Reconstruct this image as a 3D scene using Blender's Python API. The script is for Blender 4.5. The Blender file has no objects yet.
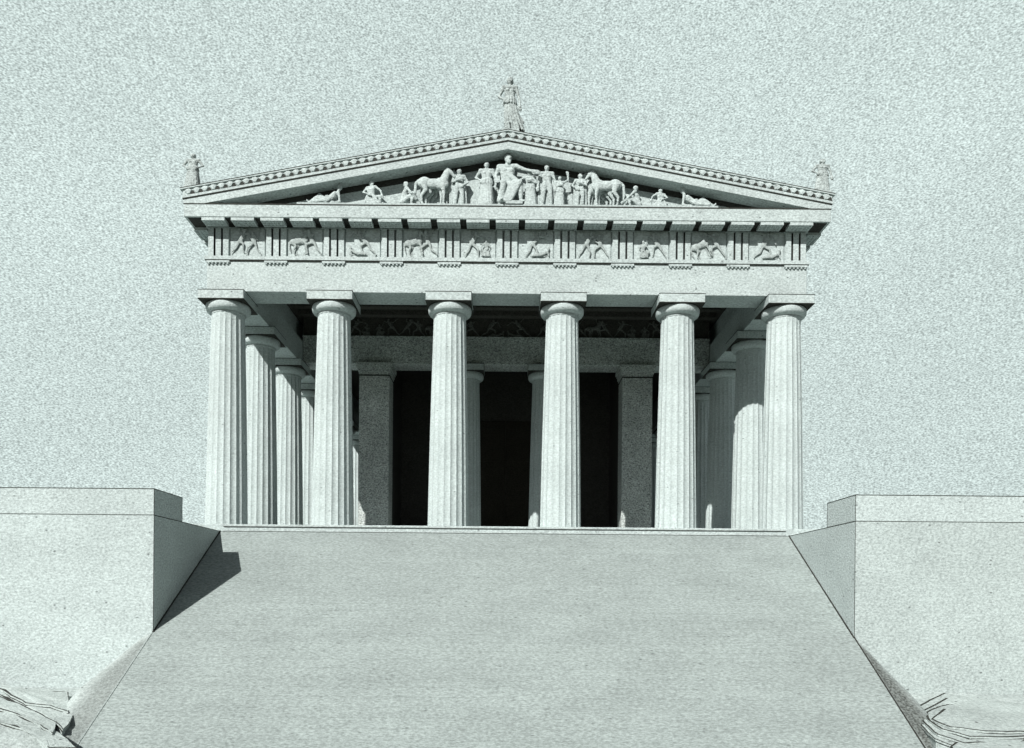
import bpy, bmesh, math, random
from mathutils import Vector, Matrix, noise as mnoise

random.seed(7)
S = bpy.context.scene
C = S.collection
PI = math.pi

# ------------------------------------------------------------------ camera, world, sun, exposure
EYE = -3.23
cam_d = bpy.data.cameras.new('camera')
cam = bpy.data.objects.new('camera', cam_d)
C.objects.link(cam)
cam.location = (0, -36, EYE)
cam.rotation_euler = (Matrix.Rotation(math.radians(90), 4, 'X') @ Matrix.Rotation(math.radians(0.5), 4, 'Z')).to_euler()
cam_d.sensor_width = 36
cam_d.lens = 36 * 792 / 1024
cam_d.shift_x = (512 - 504) / 1024
cam_d.shift_y = 226 / 1024
cam_d.clip_end = 3000
cam_d.clip_start = 0.1
S.camera = cam

SUN_DIR = Vector((1.88, 3.60, -2.76)).normalized()
SUN_EL = math.asin(-SUN_DIR.z)
SUN_AZ = math.atan2(-SUN_DIR.x, -SUN_DIR.y)     # clockwise from +Y, towards the sun
w = bpy.data.worlds.new('World')
S.world = w
w.use_nodes = True
nt = w.node_tree
bg = nt.nodes['Background']
sk = nt.nodes.new('ShaderNodeTexSky')
sk.sky_type = 'NISHITA'
sk.sun_disc = False
sk.sun_elevation = SUN_EL
sk.sun_rotation = SUN_AZ
sk.dust_density = 0.3
sk.air_density = 0.7
hs = nt.nodes.new('ShaderNodeHueSaturation')
hs.inputs['Saturation'].default_value = 0.25
nt.links.new(sk.outputs[0], hs.inputs['Color'])
nt.links.new(hs.outputs[0], bg.inputs['Color'])
bg.inputs['Strength'].default_value = 0.05

sd = bpy.data.lights.new('sun', 'SUN')
sd.energy = 5.0
sd.angle = math.radians(0.5)
sd.color = (1.0, 0.985, 0.955)
so = bpy.data.objects.new('sun', sd)
C.objects.link(so)
so.rotation_euler = SUN_DIR.to_track_quat('-Z', 'Y').to_euler()
so.location = (-30, -60, 60)

S.view_settings.view_transform = 'Standard'
S.view_settings.look = 'None'
S.view_settings.gamma = 1
S.view_settings.use_curve_mapping = False
S.view_settings.exposure = 0.42
S.render.engine = 'CYCLES'

# ------------------------------------------------------------------ materials
def mat_base(name):
    m = bpy.data.materials.new(name)
    m.use_nodes = True
    n = m.node_tree.nodes
    return m, n, m.node_tree.links, n['Principled BSDF']

def stone(name, col, grain=0.36, fine=13.0, stain=0.10, speck=0.5, bump=0.5, rough=0.9, courses=None, aniso=(0.8, 0.8, 1.2)):
    """weathered stone: fine grit, soft stains, sparse dark pits, all fixed to the world"""
    m, n, l, p = mat_base(name)
    geo = n.new('ShaderNodeNewGeometry')
    pos = geo.outputs['Position']
    mp0 = n.new('ShaderNodeMapping')
    mp0.inputs['Scale'].default_value = aniso
    l.new(pos, mp0.inputs['Vector'])
    pos = mp0.outputs[0]
    def noise(scale, detail, rgh=0.6):
        t = n.new('ShaderNodeTexNoise')
        t.inputs['Scale'].default_value = scale
        t.inputs['Detail'].default_value = detail
        t.inputs['Roughness'].default_value = rgh
        l.new(pos, t.inputs['Vector'])
        return t.outputs['Fac']
    def mrange(src, a, b, c, d):
        r = n.new('ShaderNodeMapRange')
        r.inputs['From Min'].default_value = a; r.inputs['From Max'].default_value = b
        r.inputs['To Min'].default_value = c; r.inputs['To Max'].default_value = d
        l.new(src, r.inputs['Value'])
        return r.outputs['Result']
    def mul(a, b):
        k = n.new('ShaderNodeMath'); k.operation = 'MULTIPLY'
        l.new(a, k.inputs[0]); l.new(b, k.inputs[1])
        return k.outputs[0]
    nf = noise(fine, 3, 0.7)
    g = mrange(nf, 0.30, 0.70, 1 - grain, 1 + grain * 0.8)
    ns = noise(0.55, 4)
    v = mul(g, mrange(ns, 0.3, 0.7, 1 - stain, 1 + stain * 0.6))
    if speck > 0:
        vo = n.new('ShaderNodeTexVoronoi')
        vo.inputs['Scale'].default_value = 3.4
        l.new(pos, vo.inputs['Vector'])
        sx_ = n.new('ShaderNodeSeparateColor'); l.new(vo.outputs['Color'], sx_.inputs[0])
        few = mrange(sx_.outputs[0], 0.70, 0.74, 0.0, 1.0)          # only some cells carry a pit
        pit = mrange(vo.outputs['Distance'], 0.07, 0.17, 1.3 * speck, 0.0)
        pk = mul(few, pit)
        inv = n.new('ShaderNodeMath'); inv.operation = 'SUBTRACT'; inv.inputs[0].default_value = 1.0
        l.new(pk, inv.inputs[1])
        v = mul(v, inv.outputs[0])
    if courses:
        br = n.new('ShaderNodeTexBrick')
        br.offset = 0.5
        mp = n.new('ShaderNodeMapping')
        mp.inputs['Rotation'].default_value = courses.get('rot', (0, 0, 0))
        l.new(geo.outputs['Position'], mp.inputs['Vector']); l.new(mp.outputs[0], br.inputs['Vector'])
        br.inputs['Scale'].default_value = 1.0
        br.inputs['Brick Width'].default_value = courses['w']
        br.inputs['Row Height'].default_value = courses['h']
        br.inputs['Mortar Size'].default_value = courses['m']
        br.inputs['Mortar Smooth'].default_value = 0.6
        br.inputs['Color1'].default_value = (1, 1, 1, 1)
        br.inputs['Color2'].default_value = (courses['var'],) * 3 + (1,)
        br.inputs['Mortar'].default_value = (courses['dark'],) * 3 + (1,)
        bw = n.new('ShaderNodeRGBToBW'); l.new(br.outputs['Color'], bw.inputs[0])
        v = mul(v, bw.outputs[0])
    mx = n.new('ShaderNodeVectorMath'); mx.operation = 'SCALE'
    mx.inputs[0].default_value = col
    l.new(v, mx.inputs['Scale'])
    l.new(mx.outputs[0], p.inputs['Base Color'])
    p.inputs['Roughness'].default_value = rough
    p.inputs['Specular IOR Level'].default_value = 0.15
    b = n.new('ShaderNodeBump')
    b.inputs['Strength'].default_value = bump
    b.inputs['Distance'].default_value = 0.06
    l.new(nf, b.inputs['Height'])
    l.new(b.outputs[0], p.inputs['Normal'])
    return m

M = {}
M['marble'] = stone('pale_limestone', (0.382, 0.437, 0.428))
M['column'] = stone('column_limestone', (0.402, 0.459, 0.449), grain=0.26, speck=0.35)
M['sculpt'] = stone('sculpture_marble', (0.40, 0.457, 0.447), grain=0.34, fine=12, speck=0.0, bump=0.9)
M['inner'] = stone('sheltered_limestone', (0.42, 0.46, 0.44), grain=0.8, fine=14, stain=0.2)
M['wall'] = stone('terrace_limestone', (0.382, 0.437, 0.428), speck=0.45)
M['wall_grey'] = stone('grey_terrace_limestone', (0.345, 0.394, 0.383), speck=0.45)
M['ramp'] = stone('ramp_paving', (0.258, 0.297, 0.286), grain=0.38, speck=0.35,
                  courses=dict(w=400.0, h=0.42, m=0.03, var=0.96, dark=0.91), aniso=(0.62, 1.2, 1.2))
M['dark_line'] = stone('dark_outline', (0.035, 0.037, 0.032), grain=0.5, speck=0, bump=0.2)
M['shade_and_pattern'] = stone('dark_shade_and_pattern', (0.035, 0.037, 0.033), grain=0.5, speck=0, bump=0.2)  # near-black for painted-in cornice and groove shade, also the palmette darts
M['interior'] = stone('shade_black_interior', (0.05, 0.05, 0.045), grain=0.4, speck=0)  # near-black colour stands in for the shade inside the cella
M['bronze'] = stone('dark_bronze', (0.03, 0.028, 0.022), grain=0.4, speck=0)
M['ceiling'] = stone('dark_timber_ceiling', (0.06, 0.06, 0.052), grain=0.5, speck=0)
M['dim_relief'] = stone('shade_darkened_relief', (0.13, 0.138, 0.125), grain=0.7, speck=0)  # darker copy of the relief stone carries the porch's shade
M['roof'] = stone('roof_tile', (0.45, 0.48, 0.45))
M['absorber'] = stone('dark_bounce_absorber', (0.045, 0.06, 0.03), grain=0.6, stain=0.4, speck=0)
M['relief'] = stone('weathered_relief', (0.29, 0.33, 0.32), grain=0.4, speck=0)
M['roofstat'] = stone('weathered_statue_marble', (0.32, 0.364, 0.354), grain=0.5, fine=9, speck=0, bump=0.8)
M['rock'] = stone('grey_rock', (0.37, 0.42, 0.405), grain=0.3, speck=0.6, stain=0.2, bump=0.9)

def ground_mat():
    m = stone('dry_ground', (0.37, 0.418, 0.405), grain=0.36, fine=13, speck=0.5, stain=0.12, bump=0.7)
    n = m.node_tree.nodes; l = m.node_tree.links
    p = n['Principled BSDF']
    src = p.inputs['Base Color'].links[0].from_socket
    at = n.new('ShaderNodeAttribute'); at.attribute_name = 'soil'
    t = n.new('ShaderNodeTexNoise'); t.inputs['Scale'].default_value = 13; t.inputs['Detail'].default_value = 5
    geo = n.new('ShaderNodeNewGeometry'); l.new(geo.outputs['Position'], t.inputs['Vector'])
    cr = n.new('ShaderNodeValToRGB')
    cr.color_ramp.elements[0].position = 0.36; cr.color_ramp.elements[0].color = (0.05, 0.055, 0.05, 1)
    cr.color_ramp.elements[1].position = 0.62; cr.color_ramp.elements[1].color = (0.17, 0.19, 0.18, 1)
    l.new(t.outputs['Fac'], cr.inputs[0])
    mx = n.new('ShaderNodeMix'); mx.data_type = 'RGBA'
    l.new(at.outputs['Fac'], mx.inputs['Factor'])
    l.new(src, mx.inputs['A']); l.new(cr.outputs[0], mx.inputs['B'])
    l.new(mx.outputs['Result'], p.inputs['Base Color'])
    return m
M['ground'] = ground_mat()

def sky_mat():
    m = bpy.data.materials.new('pale_sky'); m.use_nodes = True
    n = m.node_tree.nodes; l = m.node_tree.links
    n.clear()
    out = n.new('ShaderNodeOutputMaterial'); em = n.new('ShaderNodeEmission')
    geo = n.new('ShaderNodeNewGeometry')
    def noise(scale, detail, lo, hi, a, b):
        t = n.new('ShaderNodeTexNoise'); t.inputs['Scale'].default_value = scale; t.inputs['Detail'].default_value = detail
        mp = n.new('ShaderNodeMapping'); mp.inputs['Scale'].default_value = (0.6, 0.6, 1.2)
        l.new(geo.outputs['Position'], mp.inputs['Vector']); l.new(mp.outputs[0], t.inputs['Vector'])
        r = n.new('ShaderNodeMapRange')
        r.inputs['From Min'].default_value = lo; r.inputs['From Max'].default_value = hi
        r.inputs['To Min'].default_value = a; r.inputs['To Max'].default_value = b
        l.new(t.outputs['Fac'], r.inputs['Value'])
        return r.outputs['Result']
    a = noise(1.9, 2, 0.3, 0.7, 0.56, 1.44)
    b = noise(0.012, 3, 0.3, 0.7, 0.95, 1.05)
    k = n.new('ShaderNodeMath'); k.operation = 'MULTIPLY'; l.new(a, k.inputs[0]); l.new(b, k.inputs[1])
    v = n.new('ShaderNodeVectorMath'); v.operation = 'SCALE'
    v.inputs[0].default_value = (0.457, 0.538, 0.522)
    l.new(k.outputs[0], v.inputs['Scale'])
    l.new(v.outputs[0], em.inputs['Color'])
    em.inputs['Strength'].default_value = 1.0
    l.new(em.outputs[0], out.inputs['Surface'])
    return m
M['sky'] = sky_mat()

# ------------------------------------------------------------------ helpers
def obj(name, bm, mat, parent=None, loc=(0, 0, 0), smooth=False, mesh=None):
    if mesh is None:
        me = bpy.data.meshes.new(name)
        bm.normal_update()
        bm.to_mesh(me); bm.free()
        for m in (mat if isinstance(mat, (list, tuple)) else [mat]):
            me.materials.append(m)
        if smooth:
            me.polygons.foreach_set('use_smooth', [True] * len(me.polygons))
    else:
        me = mesh
    o = bpy.data.objects.new(name, me)
    C.objects.link(o)
    o.location = loc
    if parent: o.parent = parent
    return o

def thing(name, label, cat, loc=(0, 0, 0), group=None):
    o = bpy.data.objects.new(name, None); C.objects.link(o)
    o.empty_display_size = 0.3
    o.location = loc
    return tag(o, label, cat, group)

def tag(o, label, cat, group=None):
    o['label'] = label; o['category'] = cat
    if group: o['group'] = group
    return o

def struct(o):
    o['kind'] = 'structure'
    return o

def dup(o, parent, loc, scale=None, rot=None):
    c = o.copy(); C.objects.link(c)
    c.parent = parent; c.location = loc
    if scale: c.scale = scale
    if rot: c.rotation_euler = rot
    for ch in list(o.children):
        d = ch.copy(); C.objects.link(d); d.parent = c
    return c

def box(bm, x0, x1, y0, y1, z0, z1, mi=0):
    v = [bm.verts.new(p) for p in ((x0, y0, z0), (x1, y0, z0), (x1, y1, z0), (x0, y1, z0),
                                   (x0, y0, z1), (x1, y0, z1), (x1, y1, z1), (x0, y1, z1))]
    for f in ((0, 3, 2, 1), (4, 5, 6, 7), (0, 1, 5, 4), (1, 2, 6, 5), (2, 3, 7, 6), (3, 0, 4, 7)):
        bm.faces.new([v[i] for i in f]).material_index = mi
    return v

def bev(bm, w=0.02, seg=1):
    bmesh.ops.bevel(bm, geom=bm.edges[:], offset=w, segments=seg, affect='EDGES', clamp_overlap=True)

def bbox(x0, x1, y0, y1, z0, z1, w=0.02):
    bm = bmesh.new(); box(bm, x0, x1, y0, y1, z0, z1); bev(bm, w)
    return bm

def prism_y(bm, pts, y0, y1, mi=0):
    """outline in x,z extruded along y"""
    a = [bm.verts.new((x, y0, z)) for x, z in pts]; b = [bm.verts.new((x, y1, z)) for x, z in pts]
    n = len(pts)
    fs = [bm.faces.new(a), bm.faces.new(b[::-1])]
    for i in range(n):
        fs.append(bm.faces.new((a[i], b[i], b[(i + 1) % n], a[(i + 1) % n])))
    for f in fs: f.material_index = mi
    bmesh.ops.recalc_face_normals(bm, faces=fs)

def prism_x(bm, pts, x0, x1, mi=0):
    a = [bm.verts.new((x0, y, z)) for y, z in pts]; b = [bm.verts.new((x1, y, z)) for y, z in pts]
    n = len(pts)
    fs = [bm.faces.new(a), bm.faces.new(b[::-1])]
    for i in range(n):
        fs.append(bm.faces.new((a[i], b[i], b[(i + 1) % n], a[(i + 1) % n])))
    for f in fs: f.material_index = mi
    bmesh.ops.recalc_face_normals(bm, faces=fs)

def prism_z(bm, pts, z0, z1):
    a = [bm.verts.new((x, y, z0)) for x, y in pts]; b = [bm.verts.new((x, y, z1)) for x, y in pts]
    n = len(pts)
    fs = [bm.faces.new(a), bm.faces.new(b[::-1])]
    for i in range(n):
        fs.append(bm.faces.new((a[i], b[i], b[(i + 1) % n], a[(i + 1) % n])))
    bmesh.ops.recalc_face_normals(bm, faces=fs)

def lathe(bm, prof, n=48):
    rings = []
    for r, z in prof:
        rings.append([bm.verts.new((r * math.cos(2 * PI * i / n), r * math.sin(2 * PI * i / n), z)) for i in range(n)])
    for a, b in zip(rings, rings[1:]):
        for i in range(n):
            bm.faces.new((a[i], a[(i + 1) % n], b[(i + 1) % n], b[i]))
    bm.faces.new(rings[0][::-1]); bm.faces.new(rings[-1])

# ------------------------------------------------------------------ setting: sky, terrace, ramp, ground
bm = bmesh.new()
R = 420
NA, NE = 64, 30
rows = []
for j in range(NE + 1):
    e = math.radians(-8 + 72 * j / NE)
    rows.append([bm.verts.new((R * math.cos(e) * math.sin(a), R * math.cos(e) * math.cos(a) - 36, R * math.sin(e)))
                 for a in [math.radians(-76 + 152 * i / NA) for i in range(NA + 1)]])
for a, b in zip(rows, rows[1:]):
    for i in range(NA):
        bm.faces.new((a[i], b[i], b[i + 1], a[i + 1]))
struct(obj('sky', bm, M['sky'], smooth=True))

HW = 12.4            # half width of the ramp
YW = -8.0            # front plane of the terrace walls
YR = -1.5            # top edge of the ramp
ZT = -0.335          # terrace level
SL = 0.635           # slope of the ramp
def ramp_z(y): return max(ZT - 0.015 + SL * (y - YR), -9.0)

bm = bmesh.new()
for x0, x1, y0, y1 in ((-230, -HW - 0.02, -5.5, 300), (HW + 0.02, 230, -5.5, 300), (-HW - 0.02, HW + 0.02, YR + 0.02, 300)):
    v = [bm.verts.new(p) for p in ((x0, y0, ZT - 0.004), (x1, y0, ZT - 0.004), (x1, y1, ZT - 0.004), (x0, y1, ZT - 0.004))]
    bm.faces.new(v)
struct(obj('terrace', bm, M['wall']))

bm = bmesh.new()
yb = YR + (-9.0 - ZT + 0.015) / SL
prism_x(bm, [(YR, ZT - 0.015), (yb, -9.0), (yb - 2.0, -9.0), (yb - 2, -9.6), (YR, -9.6)], -HW + 0.01, HW - 0.01)
struct(obj('ramp', bm, M['ramp']))

def axis(*segs):
    out = []
    for a, b, n in segs:
        out += [a + (b - a) * i / n for i in range(n)]
    out.append(segs[-1][1])
    return out
gx = axis((-230, -40, 20), (-40, -20, 40), (-20, -12.4, 60), (-12.4, 12.4, 12), (12.4, 20, 60), (20, 40, 40), (40, 230, 20))
gy = axis((-8.02, -20, 96), (-20, -24, 16))
GY2 = axis((-24, -60, 36), (-60, -260, 20))
def ground_z(x, y):
    ax = abs(x)
    rz = ramp_z(y)
    if ax < HW - 0.01: return rz - 0.25 if y > yb - 1.9 else -9.02
    d = ax - HW
    n1 = mnoise.noise(Vector((x * 0.35, y * 0.35, 3.0))); n2 = mnoise.noise(Vector((x * 1.6, y * 1.6, 9.0)))
    base = -6.45 + 0.17 * (y - YW) + (0.16 * n1 + 0.06 * n2) * min(1, d * 0.6)
    base = max(base, -8.9 + 0.2 * n1)
    wd = (0.3 + 0.42 * (YW - y)) if x < 0 else (0.12 + 0.26 * (YW - y))
    wd = min(wd, 1.25 if x < 0 else 1.6)
    bank = rz - 0.06 - 0.12 * min(d, wd) - 1.1 * max(0, d - wd) + 0.05 * n2 * min(1, d)
    z = max(min(base, rz - 0.06 + 0.30 * d), bank)
    return z
bm = bmesh.new()
lay = bm.verts.layers.float.new('soil')
gv = []
for y in gy:
    row = []
    for x in gx:
        z = ground_z(x, y)
        v = bm.verts.new((x, y, z))
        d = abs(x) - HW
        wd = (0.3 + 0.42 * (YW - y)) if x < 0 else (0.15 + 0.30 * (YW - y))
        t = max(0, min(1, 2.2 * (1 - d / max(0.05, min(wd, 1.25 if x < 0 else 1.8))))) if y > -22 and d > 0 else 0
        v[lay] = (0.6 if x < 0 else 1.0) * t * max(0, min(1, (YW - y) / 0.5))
        row.append(v)
    gv.append(row)
for a, b in zip(gv, gv[1:]):
    for i in range(len(gx) - 1):
        bm.faces.new((a[i], b[i], b[i + 1], a[i + 1]))
struct(obj('ground', bm, M['ground'], smooth=True))
bm = bmesh.new()
gx2 = axis((-230, -40, 20), (-40, 40, 60), (40, 230, 20))
gv = [[bm.verts.new((x, y, ground_z(x, min(y, -23.9)) if abs(x) > HW else -9.02)) for x in gx2] for y in GY2]
for a, b in zip(gv, gv[1:]):
    for i in range(len(gx2) - 1):
        bm.faces.new((a[i], b[i], b[i + 1], a[i + 1]))
struct(obj('bounce_absorber', bm, M['absorber'], smooth=True))  # unseen dark ground, added to cut bounce light and deepen the shade

# ------------------------------------------------------------------ terrace walls
ZP = 0.60
def terrace_wall(sx, label):
    t = thing('terrace_wall', label, 'wall', (sx * HW, YW, -6.4), 'terrace walls beside the ramp')
    def part(name, boxes, mat, wv=0.015):
        bm = bmesh.new()
        for x0, x1, y0, y1, z0, z1 in boxes:
            a, b = sorted((sx * x0, sx * x1))
            box(bm, a - sx * HW, b - sx * HW, y0 - YW, y1 - YW, z0 + 6.4, z1 + 6.4)
        if wv: bev(bm, wv)
        return obj(name, bm, mat, t)
    mw = M['wall'] if sx < 0 else M['wall_grey']
    bm = bmesh.new()
    L_ = [(0, 0), (sx * 210, 0), (sx * 210, 2.4), (sx * 2.0, 2.4), (sx * 2.0, 6.73), (0, 6.73)]
    prism_z(bm, L_, -3.6, ZT + 6.4)
    bm.normal_update()
    for f in bm.faces:
        if abs(f.normal.y) < 0.5: f.material_index = 1  # lighter colour on the right wall's flank adds to its sunlit look
    obj('masonry', bm, [mw, M['wall']], t)
    part('parapet', [(HW + 0.003, 220, YW + 0.003, YW + 2.45, ZT + 0.003, ZP)], M['wall'])
    e = 0.008
    # dark drawn edges: added dark strips outline the arrises
    L = 0.014
    part('edge_strip', [(HW + 0.003, 220, YW - e, YW + L, ZP - L, ZP + e)], M['dark_line'], 0)
    part('edge_strip', [(HW - e, HW + L, YW - e + 0.001, YW + 2.45, ZP - L + 0.002, ZP + e + 0.001)], M['dark_line'], 0)
    part('edge_strip', [(HW, 220, YW - e + 0.002, YW + L, ZT - L * 0.6, ZT + L * 0.35)], M['dark_line'], 0)
    part('edge_strip', [(HW - e + 0.001, HW + L, YW - e + 0.003, YR, ZT - L, ZT + e)], M['dark_line'], 0)
    part('edge_strip', [(HW - e + 0.002, HW + L * 0.5, YW - e + 0.004, YW + L, -4.46, ZP - L)], M['dark_line'], 0)
    part('edge_strip', [(HW - e + 0.003, HW + L, YW + 2.45 - L, YW + 2.45 + e, ZT, ZP + e)], M['dark_line'], 0)
    # strip along the foot of the flank, following the ramp
    bm = bmesh.new()
    wv = 0.07
    pts = [(YR - YW, ZT - 0.05 + 6.4), (YR - YW, ZT + 0.03 + 6.4), (0, ramp_z(YW) + 0.05 + 6.4), (0, ramp_z(YW) - 0.03 + 6.4)]
    a, b = sorted((-sx * 0.035, sx * 0.03))
    prism_x(bm, pts, a, b)
    obj('edge_strip', bm, M['dark_line'], t)
    return t
terrace_wall(-1, 'pale terrace wall whose shaded flank throws a black shadow on the ramp')
terrace_wall(1, 'pale terrace wall whose sunlit flank faces the ramp')

# thin kerbs along the lower ramp edges
def kerb(sx, label):
    bm = bmesh.new()
    y1 = YW - 0.02; y0 = yb
    pts = [(y1, ramp_z(y1) - 0.3), (y1, ramp_z(y1) + 0.02), (y0, ramp_z(y0) + 0.02), (y0, ramp_z(y0) - 0.3)]
    a, b = sorted((sx * (HW - 0.002), sx * (HW + 0.035)))
    prism_x(bm, pts, a, b)
    o = obj('ramp_kerb', bm, M['dark_line'] if sx > 0 else M['ramp'])
    tag(o, label, 'kerb', None)
kerb(-1, 'thin grey kerb along the ramp edge beside the jagged stone slabs')
kerb(1, 'thin dark kerb along the ramp edge beside the rounded layered rock')

# ------------------------------------------------------------------ temple
T = thing('temple', 'pale six-column Doric temple with sculpted pediment at the head of the ramp', 'temple', (0, 0, 0))
ZA, ZTA, ZF, ZG = 10.40, 11.95, 13.36, 13.93     # architrave bottom, taenia top, geison bottom, geison top
AX = 13.35           # half width of the entablature
YF = -0.75           # front plane of architrave
YE = 62.0            # back end
FX = [-12.64, -7.83, -2.57, 2.53, 7.77, 12.60]
FY = [4.75 + 5.22 * k for k in range(11)]

bm = bbox(-14.0, 14.0, -1.22, YE + 1.2, ZT - 0.02, 0.0, 0.02)
obj('stylobate', bm, M['marble'], T)
bm = bmesh.new(); box(bm, -HW + 0.06, HW - 0.06, -1.28, -1.225, ZT - 0.01, ZT + 0.03)
obj('stylobate_joint', bm, M['dark_line'], T)
bm = bmesh.new(); box(bm, -HW + 0.06, HW - 0.06, -1.27, -1.223, -0.115, -0.095)
obj('stylobate_joint', bm, M['dark_line'], T)

# columns
def column_mesh(rb, rt, h):
    bm = bmesh.new()
    NF, SG = 20, 8
    n = NF * SG
    rings = []
    NZ = 22
    for k in range(NZ + 1):
        t = k / NZ
        R_ = rb + (rt - rb) * t + 0.018 * math.sin(PI * t)
        dep = 0.052 * R_ / 0.95
        if k == NZ: dep *= 0.4
        ring = []
        for i in range(n):
            u = (i % SG) / SG
            a = 2 * PI * (i / n) + PI / NF
            r = R_ - dep * (math.sin(PI * u) ** 0.8 if u > 0 else 0)
            ring.append(bm.verts.new((r * math.cos(a), r * math.sin(a), t * h)))
        rings.append(ring)
    for a, b in zip(rings, rings[1:]):
        for i in range(n):
            bm.faces.new((a[i], a[(i + 1) % n], b[(i + 1) % n], b[i]))
    bm.faces.new(rings[0][::-1]); bm.faces.new(rings[-1])
    return bm
def make_column(rb, rt, h, ab):
    hs_ = h - 0.87
    sh = obj('column', column_mesh(rb, rt, hs_), M['column'], T)
    bm = bmesh.new()
    k = ab / 2 * 0.97
    lathe(bm, [(rt * 0.99, hs_ - 0.02), (rt * 1.03, hs_ + 0.015), (rt * 1.0, hs_ + 0.03), (rt * 1.06, hs_ + 0.05), (rt * 1.03, hs_ + 0.07),
               (rt * 1.12, hs_ + 0.09), (rt * 1.12 + (k - rt * 1.12) * 0.62, hs_ + 0.135), (rt * 1.12 + (k - rt * 1.12) * 0.90, hs_ + 0.20),
               (k, hs_ + 0.28), (k * 1.0, hs_ + 0.36), (k * 0.985, hs_ + 0.42), (k * 0.95, hs_ + 0.462)], 56)
    obj('capital', bm, M['column'], sh, smooth=True)
    obj('abacus', bbox(-ab / 2, ab / 2, -ab / 2, ab / 2, hs_ + 0.465, h - 0.003, 0.02), M['marble'], sh)
    bm = bmesh.new(); q = ab / 2 + 0.012
    box(bm, -q, q, -q, q, hs_ + 0.452, hs_ + 0.474)
    box(bm, -q, q, -q, q, h - 0.024, h - 0.002)
    obj('abacus_joint', bm, M['dark_line'], sh)
    return sh
col0 = make_column(0.93, 0.73, ZA, 2.02)
col0.location = (FX[0], 0, 0)
for x in FX[1:]: dup(col0, T, (x, 0, 0))
for y in FY:
    for x in (FX[0], FX[-1]): dup(col0, T, (x, y, 0))

# outer entablature
TH = 1.45
bm = bbox(-AX, AX, YF, YF + TH, ZA, ZTA - 0.16, 0.015); obj('architrave', bm, M['marble'], T)
for sx in (-1, 1):
    a, b = sorted((sx * AX, sx * (AX - TH)))
    obj('architrave', bbox(a, b, YF + TH + 0.002, YE, ZA, ZTA - 0.16, 0.015), M['marble'], T)
bm = bmesh.new()
box(bm, -AX - 0.09, AX + 0.09, YF - 0.09, YF + 1.2, ZTA - 0.158, ZTA)
for sx in (-1, 1):
    a, b = sorted((sx * (AX + 0.09), sx * (AX - 1.2)))
    box(bm, a, b, YF + 1.202, YE, ZTA - 0.158, ZTA)
obj('taenia', bm, M['marble'], T)
bm = bmesh.new()
box(bm, -AX - 0.06, AX + 0.06, YF - 0.06, YF - 0.001, ZTA - 0.20, ZTA - 0.160)
obj('taenia_joint', bm, M['dark_line'], T)
bm = bmesh.new()
box(bm, -AX + 0.09, AX - 0.09, YF + 0.09, YF + 1.0, ZTA + 0.002, ZF - 0.002)
for sx in (-1, 1):
    a, b = sorted((sx * (AX - 0.09), sx * (AX - 1.0)))
    box(bm, a, b, YF + 1.002, YE, ZTA + 0.002, ZF - 0.002)
obj('frieze', bm, M['marble'], T)

# triglyphs, regulae, metopes
def triglyph_bm():
    bm = bmesh.new()
    wv = 1.02; z0, z1 = ZTA + 0.003, ZF - 0.14
    hw = wv / 2
    g = 0.085; dp = 0.22
    xs = [(-hw, 0.07), (-hw + 0.06, 0.0)]
    gap = 0.09
    bw_ = (wv - 0.12 - 2 * gap) / 3
    x = -hw + 0.06
    prof = [(-hw, dp)]
    for k in range(3):
        prof += [(x, 0.0), (x + bw_, 0.0)]
        x += bw_
        if k < 2:
            prof += [(x + gap / 2, dp)]
            x += gap
    prof += [(hw, dp)]
    pts = [(a, b) for a, b in prof] + [(hw, 0.24), (-hw, 0.24)]
    prism_z(bm, pts, z0, z1)
    for f in bm.faces:
        c = f.calc_center_median()
        if abs(f.normal.z) < 0.5 and abs(f.normal.x) > 0.3 and abs(c.x) < hw - 0.1: f.material_index = 1
    box(bm, -hw - 0.02, hw + 0.02, -0.02, 0.12, z1 + 0.002, ZF - 0.003)
    # dark glyph grooves: shade of the cuts put into the colour
    return bm
trig = obj('triglyph', triglyph_bm(), [M['marble'], M['shade_and_pattern']], T)
def regula_bm():
    bm = bmesh.new()
    box(bm, -0.51, 0.51, -0.085, -0.002, ZTA - 0.29, ZTA - 0.203)
    for k in range(6):
        x = -0.42 + 0.168 * k
        c = bmesh.ops.create_cone(bm, cap_ends=True, segments=10, radius1=0.045, radius2=0.035, depth=0.06)
        bmesh.ops.translate(bm, verts=c['verts'], vec=(x, -0.045, ZTA - 0.322))
    return bm
reg = obj('regula', regula_bm(), M['marble'], T)
TX = [-12.84 + 2.568 * k for k in range(11)]
for i, x in enumerate(TX):
    if i == 0:
        trig.location = (x, YF - 0.04, 0); reg.location = (x, YF - 0.001, 0)
    else:
        dup(trig, T, (x, YF - 0.04, 0)); dup(reg, T, (x, YF - 0.001, 0))

# geison with mutules
OV = 0.75
bm = bmesh.new()
box(bm, -AX - OV, AX + OV, YF - OV, YF + 1.0, ZF, ZG)
for sx in (-1, 1):
    a, b = sorted((sx * (AX + OV), sx * (AX - 1.0)))
    box(bm, a, b, YF + 1.002, YE + 0.5, ZF, ZG)
bev(bm, 0.015)
obj('geison', bm, M['marble'], T)
bm = bmesh.new()
box(bm, -AX - OV - 0.012, AX + OV + 0.012, YF - OV - 0.014, YF - OV + 0.02, ZG - 0.035, ZG + 0.012)
obj('geison_edge', bm, M['dark_line'], T)
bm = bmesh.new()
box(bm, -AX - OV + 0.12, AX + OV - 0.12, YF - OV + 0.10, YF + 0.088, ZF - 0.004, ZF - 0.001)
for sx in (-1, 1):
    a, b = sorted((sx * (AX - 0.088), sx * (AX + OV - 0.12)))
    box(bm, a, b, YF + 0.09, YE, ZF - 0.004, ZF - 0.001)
obj('soffit_shade', bm, M['shade_and_pattern'], T)  # dark sheet put in for the shade between the mutules
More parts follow.
